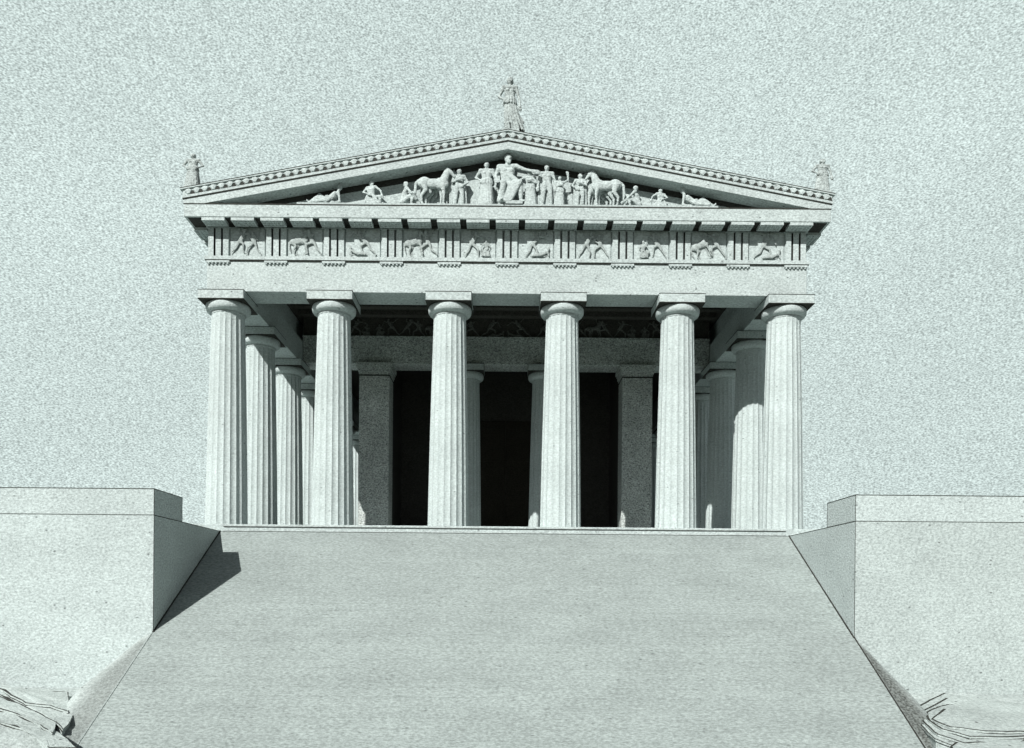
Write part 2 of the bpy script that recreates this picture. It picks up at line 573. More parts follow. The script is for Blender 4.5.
bm = bmesh.new()
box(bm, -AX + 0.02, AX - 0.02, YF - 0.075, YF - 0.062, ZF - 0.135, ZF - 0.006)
obj('dark_band', bm, M['shade_and_pattern'], T)  # dark strip stands in for the geison's shade on the frieze top
def mutule_bm():
    bm = bmesh.new()
    box(bm, -0.5, 0.5, 0.03, OV - 0.11, ZF - 0.135, ZF - 0.003)
    for i in range(6):
        for j in range(3):
            c = bmesh.ops.create_cone(bm, cap_ends=True, segments=8, radius1=0.04, radius2=0.04, depth=0.03)
            bmesh.ops.translate(bm, verts=c['verts'], vec=(-0.4 + 0.16 * i, 0.14 + 0.17 * j, ZF - 0.150))
    return bm
mut = obj('mutule', mutule_bm(), M['marble'], T)
mx_ = [-12.84 + 1.284 * k for k in range(21)]
for i, x in enumerate(mx_):
    if i == 0: mut.location = (x, YF - OV, 0)
    else: dup(mut, T, (x, YF - OV, 0))
for k in range(6):
    dup(mut, T, (-AX - OV, 0.0 + 1.284 * k, 0), rot=(0, 0, -PI / 2))
    dup(mut, T, (AX + OV, 0.0 + 1.284 * k, 0), rot=(0, 0, PI / 2))

# pediment
RS = 0.1875
ZS0 = 16.41          # apex height of raking soffit
XE = AX + OV + 0.02
YT = -0.74           # tympanum plane
YG = YF - OV - 0.02  # raking geison front
xt = (ZS0 - ZG) / RS
bm = bmesh.new()
prism_y(bm, [(-xt - 0.4, ZG + 0.003), (xt + 0.4, ZG + 0.003), (0, ZS0 + 0.08)], YT, YT + 0.5)
obj('tympanum', bm, M['marble'], T)
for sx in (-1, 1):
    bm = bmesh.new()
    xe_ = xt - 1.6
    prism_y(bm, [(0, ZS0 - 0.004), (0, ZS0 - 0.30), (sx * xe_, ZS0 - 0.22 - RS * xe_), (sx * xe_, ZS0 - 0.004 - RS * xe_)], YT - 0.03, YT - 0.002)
    obj('dark_band', bm, M['shade_and_pattern'], T)  # dark strip painted in for the raking cornice's cast shade
bm = bmesh.new(); box(bm, -9.2, 9.2, YT - 0.70, YT - 0.003, ZG + 0.003, ZG + 0.12)
obj('pediment_plinth', bm, M['marble'], T)
def rake(sx, zoff, th, y0, y1, name, mat, xend=XE, xin=0.0):
    bm = bmesh.new()
    z = lambda x: ZS0 + zoff - RS * x
    zl = ZG + 0.004
    pts = [(sx * xin, z(xin)), (sx * xin, z(xin) + th), (sx * xend, z(xend) + th)]
    if z(xend) < zl:
        xc = (ZS0 + zoff - zl) / RS
        pts += [(sx * xend, max(zl, z(xend))), (sx * xc, zl)]
    else:
        pts += [(sx * xend, z(xend))]
    prism_y(bm, pts, y0, y1)
    return obj(name, bm, mat, T)
for sx in (-1, 1):
    rake(sx, 0.0, 0.33, YG, YT + 0.3, 'raking_geison', M['marble'])
    rake(sx, 0.332, 0.035, YG - 0.035, YT + 0.3, 'raking_joint', M['dark_line'], XE + 0.02)
    rake(sx, 0.368, 0.10, YG - 0.05, YT + 0.3, 'raking_fillet', M['marble'], XE + 0.03)
    sm = rake(sx, 0.469, 0.285, YG - 0.0, YT + 0.3, 'sima', M['marble'], XE + 0.02)
    rake(sx, 0.755, 0.05, YG - 0.07, YT + 0.3, 'sima_lip', M['marble'], XE + 0.12)
    rake(sx, 0.806, 0.025, YG - 0.08, YT + 0.3, 'sima_edge', M['dark_line'], XE + 0.13)
    # palmettes: pale lobe + dark painted dart
    bm = bmesh.new()
    N = 10
    pr = []
    for k in range(N + 1):
        a = PI * k / N
        pr.append((0.172 * math.cos(a), 0.165 + 0.115 * math.sin(a)))
    pr += [(-0.06, 0.02), (0.06, 0.02)]
    # bulged lobe
    cy = -0.07
    ce = bm.verts.new((0, cy, 0.155))
    ring = [bm.verts.new((x, -0.002, z)) for x, z in pr]
    mid = [bm.verts.new((x * 0.75, cy * 0.8, 0.155 + (z - 0.155) * 0.78)) for x, z in pr]
    n = len(pr)
    for i in range(n):
        j = (i + 1) % n
        bm.faces.new((ring[i], ring[j], mid[j], mid[i])); bm.faces.new((mid[i], mid[j], ce))
    fs = bm.faces[:]
    bmesh.ops.recalc_face_normals(bm, faces=fs)
    d0 = len(bm.faces)
    prism_y(bm, [(0.07, 0.012), (0.29, 0.012), (0.20, 0.18), (0.16, 0.18)], -0.02, -0.001, 1)
    pal = obj('palmette', bm, [M['marble'], M['shade_and_pattern']], sm)
    first = True
    pitch = 0.36
    x = 0.18
    ang = math.atan(RS) * sx
    while x < XE:
        z = ZS0 + 0.469 - RS * x
        if first:
            pal.location = (sx * x, YG, z); pal.rotation_euler = (0, ang, 0); first = False
        else:
            c = pal.copy(); C.objects.link(c); c.parent = sm; c.location = (sx * x, YG, z)
        x += pitch

# roof
for sx in (-1, 1):
    bm = bmesh.new()
    pts = [(0, ZS0 + 0.36), (0, ZS0 + 0.74), (sx * (XE + 0.1), ZS0 + 0.74 - RS * (XE + 0.1)), (sx * (XE + 0.1), ZS0 + 0.36 - RS * (XE + 0.1))]
    prism_y(bm, pts, YT + 0.303, YE + 0.6)
    obj('roof_slope', bm, M['roof'], T)

# ceiling over the colonnade
bm = bmesh.new()
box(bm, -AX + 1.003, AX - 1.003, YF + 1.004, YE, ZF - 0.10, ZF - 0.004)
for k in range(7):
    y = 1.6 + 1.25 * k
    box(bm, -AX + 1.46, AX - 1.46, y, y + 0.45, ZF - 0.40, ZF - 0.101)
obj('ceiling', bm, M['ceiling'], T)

# cella: antae, walls, pronaos columns and entablature, door wall
YP = 11.0
ZC = 10.52
IN = M['inner']
for sx in (-1, 1):
    a, b = sorted((sx * 6.8, sx * 8.55))
    an = obj('anta', bbox(a, b, YP - 0.8, YP + 0.8, 0.002, ZC - 0.62, 0.02), IN, T)
    bm = bmesh.new()
    for k, (e, z0, z1) in enumerate(((0.03, 0.62, 0.50), (0.07, 0.498, 0.33), (0.12, 0.328, 0.20), (0.18, 0.198, 0.003))):
        box(bm, a - e, b + e, YP - 0.8 - e, YP + 0.8 + e, ZC - z0, ZC - z1)
    obj('anta_capital', bm, IN, an)
    bm = bmesh.new(); box(bm, a - 0.012, b + 0.012, YP - 0.812, YP + 0.812, ZC - 0.74, ZC - 0.66)
    obj('dark_band', bm, M['shade_and_pattern'], an)
    a, b = sorted((sx * 6.92, sx * 8.43))
    bm = bmesh.new()
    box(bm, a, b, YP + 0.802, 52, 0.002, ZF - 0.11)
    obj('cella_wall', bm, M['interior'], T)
pc = make_column(0.88, 0.70, ZC, 1.95)
for o in (pc, *pc.children):
    pass
pc.location = (-2.27, YP, 0)
dup(pc, T, (2.27, YP, 0))
obj('pronaos_architrave', bbox(-AX + TH + 0.02, AX - TH - 0.02, YP - 0.7, YP + 0.7, ZC + 0.002, 12.0, 0.02), IN, T)
bm = bmesh.new(); box(bm, -AX + TH + 0.02, AX - TH - 0.02, YP - 0.79, YP + 0.6, 12.002, 12.12)
obj('pronaos_taenia', bm, IN, T)
bm = bmesh.new(); box(bm, -AX + TH + 0.02, AX - TH - 0.02, YP - 0.6, YP + 0.6, 12.122, ZF - 0.11)
pf = obj('pronaos_frieze', bm, M['ceiling'], T)  # ceiling's near-black colour reused to put porch shade on the frieze
bm = bmesh.new()
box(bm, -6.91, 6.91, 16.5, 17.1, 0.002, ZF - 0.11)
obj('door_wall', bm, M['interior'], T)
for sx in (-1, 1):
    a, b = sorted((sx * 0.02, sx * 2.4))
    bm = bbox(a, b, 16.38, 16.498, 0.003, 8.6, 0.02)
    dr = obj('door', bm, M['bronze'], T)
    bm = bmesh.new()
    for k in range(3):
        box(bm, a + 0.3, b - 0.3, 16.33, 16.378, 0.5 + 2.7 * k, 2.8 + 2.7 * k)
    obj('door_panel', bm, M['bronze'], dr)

# ------------------------------------------------------------------ sculpture
DG = None
def remesh(bm, name, voxel, mat, flat=None):
    """fuse overlapping solids into one continuous carved surface"""
    me = bpy.data.meshes.new(name + '_raw'); bm.to_mesh(me); bm.free()
    o = bpy.data.objects.new(name + '_raw', me); C.objects.link(o)
    r = o.modifiers.new('r', 'REMESH'); r.mode = 'VOXEL'; r.voxel_size = voxel
    s = o.modifiers.new('s', 'SMOOTH'); s.factor = 0.5; s.iterations = 2
    dg = bpy.context.evaluated_depsgraph_get(); dg.update()
    out = bpy.data.meshes.new_from_object(o.evaluated_get(dg))
    bpy.data.objects.remove(o); bpy.data.meshes.remove(me)
    out.name = name
    out.materials.clear(); out.materials.append(mat)
    out.polygons.foreach_set('use_smooth', [True] * len(out.polygons))
    return out

def cap(bm, p, q, r0, r1, n=12):
    p, q = Vector(p), Vector(q)
    d = q - p; L = d.length
    if L < 1e-6: return ell(bm, p, (r0, r0, r0))
    rot = d.to_track_quat('Z', 'Y').to_matrix()
    prof = []
    for k in range(5): prof.append((r0 * math.sin(PI / 2 * k / 4 + 1e-3), -r0 * math.cos(PI / 2 * k / 4)))
    for k in range(5): prof.append((r1 * math.cos(PI / 2 * k / 4 - 1e-3 * (k == 4)), L + r1 * math.sin(PI / 2 * k / 4)))
    rings = []
    for r, z in prof:
        r = max(r, 1e-3)
        rings.append([bm.verts.new(p + rot @ Vector((r * math.cos(2 * PI * i / n), r * math.sin(2 * PI * i / n), z))) for i in range(n)])
    for a, b in zip(rings, rings[1:]):
        for i in range(n): bm.faces.new((a[i], a[(i + 1) % n], b[(i + 1) % n], b[i]))
    bm.faces.new(rings[0][::-1]); bm.faces.new(rings[-1])

def ell(bm, c, r, n=16, rot=None):
    m = Matrix.Translation(Vector(c)) @ (rot.to_4x4() if rot else Matrix()) @ Matrix.Diagonal((r[0], r[1], r[2], 1))
    bmesh.ops.create_uvsphere(bm, u_segments=n, v_segments=n // 2 + 2, radius=1, matrix=m)

def hand(bm, w_, d, s):
    """palm, four bent fingers and a thumb; w_ wrist, d direction of the hand"""
    w_ = Vector(w_); d = Vector(d).normalized()
    side = d.cross(Vector((0, 1, 0)));
    if side.length < 0.1: side = Vector((1, 0, 0))
    side.normalize(); nrm = side.cross(d)
    cap(bm, w_, w_ + d * 0.05 * s, 0.026 * s, 0.028 * s)
    for k, ln in enumerate((0.040, 0.050, 0.047, 0.036)):
        a = w_ + d * 0.065 * s + side * (k - 1.5) * 0.017 * s
        b = a + d * ln * 0.6 * s + nrm * 0.006 * s
        cap(bm, a, b, 0.0105 * s, 0.009 * s, 8); cap(bm, b, b + d * ln * 0.45 * s + nrm * 0.02 * s, 0.009 * s, 0.008 * s, 8)
    a = w_ + d * 0.02 * s - side * 0.026 * s
    cap(bm, a, a + d * 0.03 * s - side * 0.02 * s + nrm * 0.01 * s, 0.012 * s, 0.009 * s, 8)

def head(bm, c, s, face=(0, -1, 0), hair=True):
    c = Vector(c); f = Vector(face).normalized()
    q = f.to_track_quat('-Y', 'Z').to_matrix()
    P = lambda x, y, z: c + q @ Vector((x * s, y * s, z * s))
    ell(bm, c, (0.046 * s, 0.056 * s, 0.064 * s), rot=q)
    ell(bm, P(0, -0.016, -0.034), (0.034 * s, 0.036 * s, 0.034 * s), rot=q)         # jaw
    cap(bm, P(0, -0.052, 0.008), P(0, -0.066, -0.016), 0.006 * s, 0.011 * s, 8)      # nose
    ell(bm, P(0, -0.050, -0.036), (0.016 * s, 0.008 * s, 0.006 * s), 10, q)          # mouth
    for e in (-1, 1):
        ell(bm, P(e * 0.020, -0.046, 0.006), (0.010 * s, 0.008 * s, 0.006 * s), 10, q)   # eyes
        cap(bm, P(e * 0.008, -0.054, 0.019), P(e * 0.032, -0.046, 0.018), 0.006 * s, 0.005 * s, 8)
        ell(bm, P(e * 0.047, 0.004, -0.002), (0.006 * s, 0.012 * s, 0.018 * s), 10, q)   # ears
    if hair:
        ell(bm, P(0, 0.012, 0.022), (0.052 * s, 0.058 * s, 0.054 * s), rot=q)
        ell(bm, P(0, 0.050, -0.01), (0.034 * s, 0.030 * s, 0.036 * s), rot=q)

def figure(bm, h, J, robe=None, face=(0, -1, 0), folds=9, beard=False, cloak=False):
    """J: joints in metres. keys: head neck sl sr el er wl wr hl hr kl kr al ar tl tr (toes)"""
    s = h
    J = {k: Vector(v) for k, v in J.items()}
    chest = (J['sl'] + J['sr']) / 2; pelvis = (J['hl'] + J['hr']) / 2
    head(bm, J['head'], s, face)
    if beard: ell(bm, J['head'] + Vector(face) * 0.04 * s + Vector((0, 0, -0.055 * s)), (0.03 * s, 0.025 * s, 0.04 * s))
    cap(bm, J['head'] + Vector((0, 0, -0.03 * s)), chest + Vector((0, 0, 0.01 * s)), 0.030 * s, 0.036 * s)
    cap(bm, J['sl'], J['sr'], 0.043 * s, 0.043 * s)
    up = chest.lerp(pelvis, 0.28); lo = chest.lerp(pelvis, 0.70)
    sx = (J['sl'] - J['sr']).normalized()
    for e in (-1, 1):
        cap(bm, up + sx * 0.036 * s * e, lo + sx * 0.028 * s * e, 0.064 * s, 0.056 * s)
        cap(bm, lo + sx * 0.028 * s * e, pelvis + sx * 0.034 * s * e, 0.056 * s, 0.066 * s)
        ell(bm, up + sx * 0.042 * s * e + Vector((0, -0.05 * s, 0.01 * s)), (0.036 * s, 0.026 * s, 0.032 * s))
    for d in 'lr':
        cap(bm, J['s' + d], J['e' + d], 0.036 * s, 0.026 * s)
        cap(bm, J['e' + d], J['w' + d], 0.027 * s, 0.018 * s)
        hand(bm, J['w' + d], J['w' + d] - J['e' + d], s)
        cap(bm, J['h' + d], J['k' + d], 0.062 * s, 0.040 * s)
        cap(bm, J['k' + d], J['k' + d].lerp(J['a' + d], 0.4), 0.040 * s, 0.040 * s)
        cap(bm, J['k' + d].lerp(J['a' + d], 0.35), J['a' + d], 0.040 * s, 0.022 * s)
        cap(bm, J['a' + d] + Vector((0, 0, -0.012 * s)), J['t' + d], 0.024 * s, 0.016 * s)
    if robe:
        # skirt of hanging folds from waist to hem
        z_w = pelvis.z + 0.06 * s
        wst = Vector((pelvis.x, pelvis.y, z_w)); hem = Vector(robe['hem'])
        rx0, ry0 = 0.085 * s, 0.065 * s
        rx1, ry1 = robe.get('rx', 0.13) * s, robe.get('ry', 0.10) * s
        cap(bm, wst, hem + Vector((0, 0, 0.03 * s)), 0.075 * s, min(rx1, ry1) * 0.95)
        nf = folds * 2
        for k in range(nf):
            a = 2 * PI * k / nf + 0.1
            j = 1.0 + 0.16 * math.sin(5.1 * k)
            p = wst + Vector((rx0 * math.cos(a), ry0 * math.sin(a), 0))
            q = hem + Vector((rx1 * math.cos(a) * j, ry1 * math.sin(a) * j, 0.012 * s))
            m = p.lerp(q, 0.45) + Vector((robe.get('sway', 0) * s, 0, 0))
            cap(bm, p, m, 0.022 * s, 0.026 * s, 8); cap(bm, m, q, 0.026 * s, 0.022 * s, 8)
        # belt and overfold
        for k in range(14):
            a = 2 * PI * k / 14; b = 2 * PI * (k + 1) / 14
            f = lambda t, r, z: wst + Vector((r * 0.098 * s * math.cos(t), r * 0.076 * s * math.sin(t), z))
            cap(bm, f(a, 1, 0.015 * s), f(b, 1, 0.015 * s), 0.013 * s, 0.013 * s, 6)
            cap(bm, f(a, 1.0, 0.03 * s), f(a, 1.18, -0.07 * s), 0.018 * s, 0.020 * s, 6)
        for e in (-1, 1):
            cap(bm, J['sl' if e > 0 else 'sr'], wst + Vector((0, -0.06 * s, 0)), 0.02 * s, 0.018 * s, 8)
    if cloak:
        for k in range(7):
            t = (k - 3) / 3
            p = chest + Vector((t * 0.13 * s, 0.05 * s, 0)); q = Vector((pelvis.x + t * 0.16 * s, pelvis.y + 0.08 * s, 0.06 * s))
            cap(bm, p, q, 0.024 * s, 0.03 * s, 8)

def standing(h, lean=0.0, arms='down', step=0.0, turn=0.0):
    """unit standing pose; +x is the viewer's right"""
    f = lambda x, y, z: Vector((x * h + lean * z * h, y * h, z * h))
    J = dict(head=f(0.0, -0.012, 0.93), sl=f(0.112, 0, 0.815), sr=f(-0.112, 0, 0.815),
             hl=f(0.052, 0, 0.52), hr=f(-0.052, 0, 0.52),
             kl=f(0.06 + step, -0.03, 0.285), kr=f(-0.06 - step * 0.4, -0.01, 0.285),
             al=f(0.065 + step * 1.6, 0.015, 0.045), ar=f(-0.065 - step, 0.015, 0.045),
             tl=f(0.075 + step * 1.7, -0.10, 0.02), tr=f(-0.075 - step, -0.10, 0.02))
    A = dict(down=((0.165, 0.01, 0.64), (0.175, -0.03, 0.49)),
             hip=((0.20, 0.02, 0.66), (0.115, -0.05, 0.575)),
             out=((0.22, -0.03, 0.74), (0.33, -0.06, 0.72)),
             up=((0.22, -0.02, 0.88), (0.20, -0.05, 1.03)),
             fold=((0.15, -0.02, 0.65), (0.02, -0.10, 0.68)))
    if isinstance(arms, str): arms = (arms, arms)
    e, w_ = A[arms[1]]; J['el'] = f(*e); J['wl'] = f(*w_)
    e, w_ = A[arms[0]]; J['er'] = f(-e[0], e[1], e[2]); J['wr'] = f(-w_[0], w_[1], w_[2])
    return J

def place(me, name, label, cat, loc, group, sc=(1, 1, 1)):
    o = bpy.data.objects.new(name, me); C.objects.link(o)
    o.location = loc; o.scale = sc
    tag(o, label, cat, group)
    return o

SC = M['sculpt']
GP = 'marble figures in the pediment'
PZ = ZG + 0.123
PYF = -1.13
VX = 0.022

def pediment(name, label, cat, x, bm, vox=VX, y=PYF, sc=(1.18, 0.85, 1)):
    return place(remesh(bm, name, vox, SC), name, label, cat, (x, y, PZ), GP, sc)

def robed(h, **k):
    bm = bmesh.new()
    J = standing(h, k.get('lean', 0), k.get('arms', 'down'), k.get('step', 0))
    figure(bm, h, J, robe=dict(hem=(k.get('hemx', 0) * h, 0, 0.03 * h), rx=k.get('rx', 0.125), ry=k.get('ry', 0.095), sway=k.get('sway', 0)),
           face=k.get('face', (0, -1, 0)), beard=k.get('beard', False))
    if k.get('staff'):
        cap(bm, (k['staff'] * h, -0.06 * h, 0), (k['staff'] * h * 1.05, -0.06 * h, 1.12 * h), 0.018, 0.016, 8)
    return bm
def nude(h, **k):
    bm = bmesh.new()
    figure(bm, h, standing(h, k.get('lean', 0), k.get('arms', 'down'), k.get('step', 0)), face=k.get('face', (0, -1, 0)), cloak=k.get('cloak', False))
    if k.get('staff'):
        cap(bm, (k['staff'] * h, -0.06 * h, 0), (k['staff'] * h * 1.05, -0.06 * h, 1.02 * h), 0.018, 0.016, 8)
    return bm

def horse(L, sx):
    """horse facing +x (times sx); L body length chest to rump, metres"""
    bm = bmesh.new()
    f = lambda x, y, z: Vector((sx * x * L, y * L, z * L))
    ell(bm, f(0.26, 0, 0.70), (0.24 * L, 0.155 * L, 0.19 * L))      # chest
    ell(bm, f(0.0, 0, 0.70), (0.34 * L, 0.145 * L, 0.155 * L))      # barrel
    ell(bm, f(-0.27, 0, 0.73), (0.22 * L, 0.155 * L, 0.18 * L))     # rump
    cap(bm, f(0.33, 0, 0.80), f(0.47, 0, 1.10), 0.145 * L, 0.080 * L)   # neck
    cap(bm, f(0.30, 0, 0.92), f(0.43, 0, 1.17), 0.05 * L, 0.04 * L)     # mane crest
    cap(bm, f(0.47, 0, 1.11), f(0.56, 0, 1.06), 0.078 * L, 0.066 * L)   # head
    cap(bm, f(0.56, 0, 1.06), f(0.665, 0, 0.93), 0.062 * L, 0.042 * L)  # muzzle
    for e in (-1, 1):
        cap(bm, f(0.45, e * 0.04, 1.16), f(0.455, e * 0.05, 1.25), 0.022 * L, 0.008 * L, 8)
        ell(bm, f(0.53, e * 0.06, 1.10), (0.015 * L, 0.012 * L, 0.015 * L), 8)
    def leg(pts, rs):
        for (a, b), (r0, r1) in zip(zip(pts, pts[1:]), zip(rs, rs[1:])): cap(bm, f(*a), f(*b), r0 * L, r1 * L)
    for e, dx in ((-1, 0.0), (1, -0.09)):
        y = e * 0.085
        leg([(0.31 + dx, y, 0.62), (0.34 + dx, y, 0.46), (0.35 + dx, y, 0.30), (0.33 + dx, y, 0.08), (0.36 + dx, y, 0.03)],
            [0.085, 0.058, 0.042, 0.030, 0.040])
    for e, dx in ((-1, 0.0), (1, 0.12)):
        y = e * 0.09
        leg([(-0.30 + dx, y, 0.68), (-0.22 + dx, y, 0.48), (-0.36 + dx, y, 0.30), (-0.34 + dx, y, 0.08), (-0.31 + dx, y, 0.03)],
            [0.115, 0.070, 0.044, 0.032, 0.042])
    leg([(-0.46, 0, 0.80), (-0.54, 0, 0.70), (-0.56, 0, 0.42), (-0.53, 0, 0.22)], [0.035, 0.045, 0.045, 0.02])
    return bm

def reclining(L, sx):
    """lying on one hip, propped on the elbow at +x*sx, legs stretched to -x*sx"""
    bm = bmesh.new()
    h = L * 1.02
    f = lambda x, y, z: Vector((sx * x * h, y * h, z * h))
    J = dict(head=f(0.33, -0.02, 0.335), sl=f(0.30, -0.06, 0.235), sr=f(0.26, 0.08, 0.22), hl=f(-0.02, -0.05, 0.085), hr=f(-0.02, 0.05, 0.09),
             kl=f(-0.22, -0.08, 0.13), kr=f(-0.20, 0.04, 0.20), al=f(-0.43, -0.06, 0.05), ar=f(-0.36, 0.04, 0.05),
             tl=f(-0.50, -0.08, 0.08), tr=f(-0.44, 0.04, 0.03),
             el=f(0.34, -0.08, 0.06), wl=f(0.20, -0.12, 0.03), er=f(0.16, 0.08, 0.15), wr=f(0.06, -0.04, 0.14))
    figure(bm, h, J, face=(sx * -0.5, -0.85, 0))
    for k in range(6):   # cloth over hips and thighs
        t = k / 5
        cap(bm, f(0.06, -0.09 + 0.16 * t, 0.09), f(-0.33, -0.11 + 0.18 * t, 0.05), 0.03 * h, 0.025 * h, 8)
    return bm

def crouching(h, sx):
    """seated on the ground with knees drawn up and arms around them; h seated height"""
    bm = bmesh.new()
    s = h / 0.60
    f = lambda x, y, z: Vector((sx * x * s, y * s, z * s))
    J = dict(head=f(-0.02, -0.02, 0.535), sl=f(0.00, -0.10, 0.415), sr=f(-0.06, 0.10, 0.415), hl=f(-0.10, -0.05, 0.09), hr=f(-0.10, 0.05, 0.09),
             kl=f(0.14, -0.08, 0.30), kr=f(0.17, 0.05, 0.27), al=f(0.09, -0.08, 0.045), ar=f(0.13, 0.05, 0.045),
             tl=f(0.19, -0.09, 0.02), tr=f(0.23, 0.05, 0.02),
             el=f(0.10, -0.15, 0.28), wl=f(0.17, -0.09, 0.20), er=f(0.08, 0.13, 0.30), wr=f(0.19, 0.08, 0.22))
    figure(bm, s, J, face=(sx * 0.6, -0.8, 0))
    return bm

def kneeling(h, sx):
    bm = bmesh.new()
    s = h / 0.74
    f = lambda x, y, z: Vector((sx * x * s, y * s, z * s))
    J = dict(head=f(0.0, -0.02, 0.67), sl=f(0.09, -0.05, 0.555), sr=f(-0.11, 0.03, 0.555), hl=f(0.04, 0, 0.26), hr=f(-0.06, 0, 0.26),
             kl=f(0.20, -0.05, 0.28), kr=f(0.06, -0.10, 0.05), al=f(0.20, -0.03, 0.045), ar=f(-0.19, 0.02, 0.04),
             tl=f(0.28, -0.08, 0.02), tr=f(-0.26, 0.0, 0.02),
             el=f(0.21, -0.08, 0.43), wl=f(0.24, -0.1, 0.31), er=f(-0.19, 0.0, 0.41), wr=f(-0.08, -0.1, 0.33))
    figure(bm, s, J, face=(sx * 0.7, -0.7, 0))
    for k in range(5):
        cap(bm, f(-0.10 + 0.04 * k, -0.06, 0.27), f(-0.16 + 0.085 * k, -0.08, 0.05), 0.03 * s, 0.03 * s, 8)
    return bm

# left half
pediment('reclining_statue', 'marble reclining figure in the tight corner of the pediment nearest the shaded terrace flank', 'statue', -7.95, reclining(1.62, 1), sc=(1.05, 0.8, 1.5))
pediment('crouching_statue', 'marble crouching figure with raised head between the reclining man and the dark kneeling groom', 'statue', -5.98, kneeling(1.10, 1), sc=(1.3, 0.9, 1))
pediment('kneeling_statue', 'marble kneeling groom directly behind the tail of the horse that faces right', 'statue', -4.42, crouching(1.02, 1), sc=(1.25, 0.9, 1.05))
pediment('horse_statue', 'marble horse facing right, the nearer of its pair', 'horse statue', -3.28, horse(1.40, 1), y=-1.20, sc=(1, 0.72, 1))
pediment('horse_statue', 'marble horse facing right, half hidden behind its nearer partner', 'horse statue', -3.02, horse(1.42, 1), y=-0.90, sc=(1, 0.6, 1))
pediment('standing_statue', 'marble groom standing before the muzzles of the horses that face right', 'statue', -2.14, nude(1.66, arms=('fold', 'hip'), step=0.02, face=(-0.6, -0.8, 0), cloak=True))
pediment('robed_statue', 'marble robed woman with a long skirt standing at the seated god\'s right hand', 'statue', -0.93, robed(1.98, arms=('hip', 'down'), rx=0.135))

# seated god on a throne
bm = bmesh.new()
h = 2.78
f = lambda x, y, z: Vector((x * h, y * h, z * h))
J = dict(head=f(-0.02, -0.03, 0.755), sl=f(0.09, -0.02, 0.64), sr=f(-0.135, 0, 0.64), hl=f(0.02, 0, 0.34), hr=f(-0.09, 0, 0.34),
         kl=f(0.145, -0.10, 0.33), kr=f(-0.08, -0.16, 0.33), al=f(0.155, -0.10, 0.07), ar=f(-0.105, -0.13, 0.07),
         tl=f(0.20, -0.15, 0.05), tr=f(-0.10, -0.22, 0.05),
         el=f(0.20, -0.04, 0.585), wl=f(0.30, -0.08, 0.545), er=f(-0.19, 0.01, 0.50), wr=f(-0.17, -0.10, 0.41))
figure(bm, h, J, beard=True, face=(0.25, -0.95, 0))
for k in range(9):
    t = k / 8
    p = J['hr'].lerp(J['kl'], t) + Vector((0, -0.05 * h, 0.02 * h)); q = Vector((-0.14 * h + 0.15 * h * t, -0.13 * h, 0.05 * h))
    cap(bm, p, q, 0.03 * h, 0.03 * h, 8)
cap(bm, J['sr'], J['kl'], 0.035 * h, 0.04 * h)
pediment('enthroned_statue', 'marble bearded god seated on a throne under the apex of the pediment', 'statue', 0.08, bm)
t = thing('throne', 'marble throne with footstool beneath the bearded seated god', 'throne', (0.02, PYF, PZ))
bm = bmesh.new(); box(bm, -0.34, 0.22, -0.10, 0.34, 0.72, 0.84); obj('seat', bm, SC, t)
bm = bmesh.new(); box(bm, -0.36, 0.24, 0.30, 0.40, 0.842, 1.62); obj('backrest', bm, SC, t)
for x, y in ((-0.34, -0.1), (0.12, -0.1), (-0.34, 0.24), (0.12, 0.24)):
    bm = bmesh.new(); box(bm, x, x + 0.1, y, y + 0.1, 0.002, 0.718); obj('leg', bm, SC, t)
bm = bmesh.new(); box(bm, -0.1, 0.64, -0.36, -0.14, 0.002, 0.14); obj('footstool', bm, SC, t)

# right half
pediment('robed_statue', 'marble robed attendant who leans towards the outstretched hand of the seated god', 'statue', 1.02, robed(1.62, arms=('out', 'fold'), lean=-0.03, rx=0.15, face=(-0.8, -0.6, 0)))
pediment('standing_statue', 'tall marble warrior standing between the leaning attendant and the small figure with a staff', 'statue', 1.72, nude(1.86, arms=('down', 'down'), step=0.02, cloak=True))
pediment('robed_statue', 'small marble robed figure holding a slim staff', 'statue', 2.30, robed(1.38, arms=('fold', 'up'), rx=0.13, staff=0.22))
pediment('standing_statue', 'marble groom standing before the muzzles of the horses that face left', 'statue', 3.20, nude(1.50, arms=('hip', 'fold'), face=(0.6, -0.8, 0), cloak=True))
pediment('horse_statue', 'marble horse facing left, the nearer of its pair', 'horse statue', 4.36, horse(1.36, -1), y=-1.20, sc=(1, 0.72, 1))
pediment('horse_statue', 'marble horse facing left, half hidden behind its nearer partner', 'horse statue', 4.08, horse(1.38, -1), y=-0.90, sc=(1, 0.6, 1))
pediment('crouching_statue', 'marble crouching figure hugging its knees behind the horses that face left', 'statue', 5.58, crouching(0.98, -1), sc=(1.3, 0.9, 1))
pediment('seated_statue', 'small marble kneeling figure between the knee-hugging one and the reclining youth', 'statue', 6.72, kneeling(0.86, -1), sc=(1.45, 0.9, 1))
pediment('reclining_statue', 'marble reclining figure in the tight corner of the pediment nearest the sunlit terrace flank', 'statue', 8.28, reclining(1.62, -1), sc=(1.05, 0.8, 1.45))

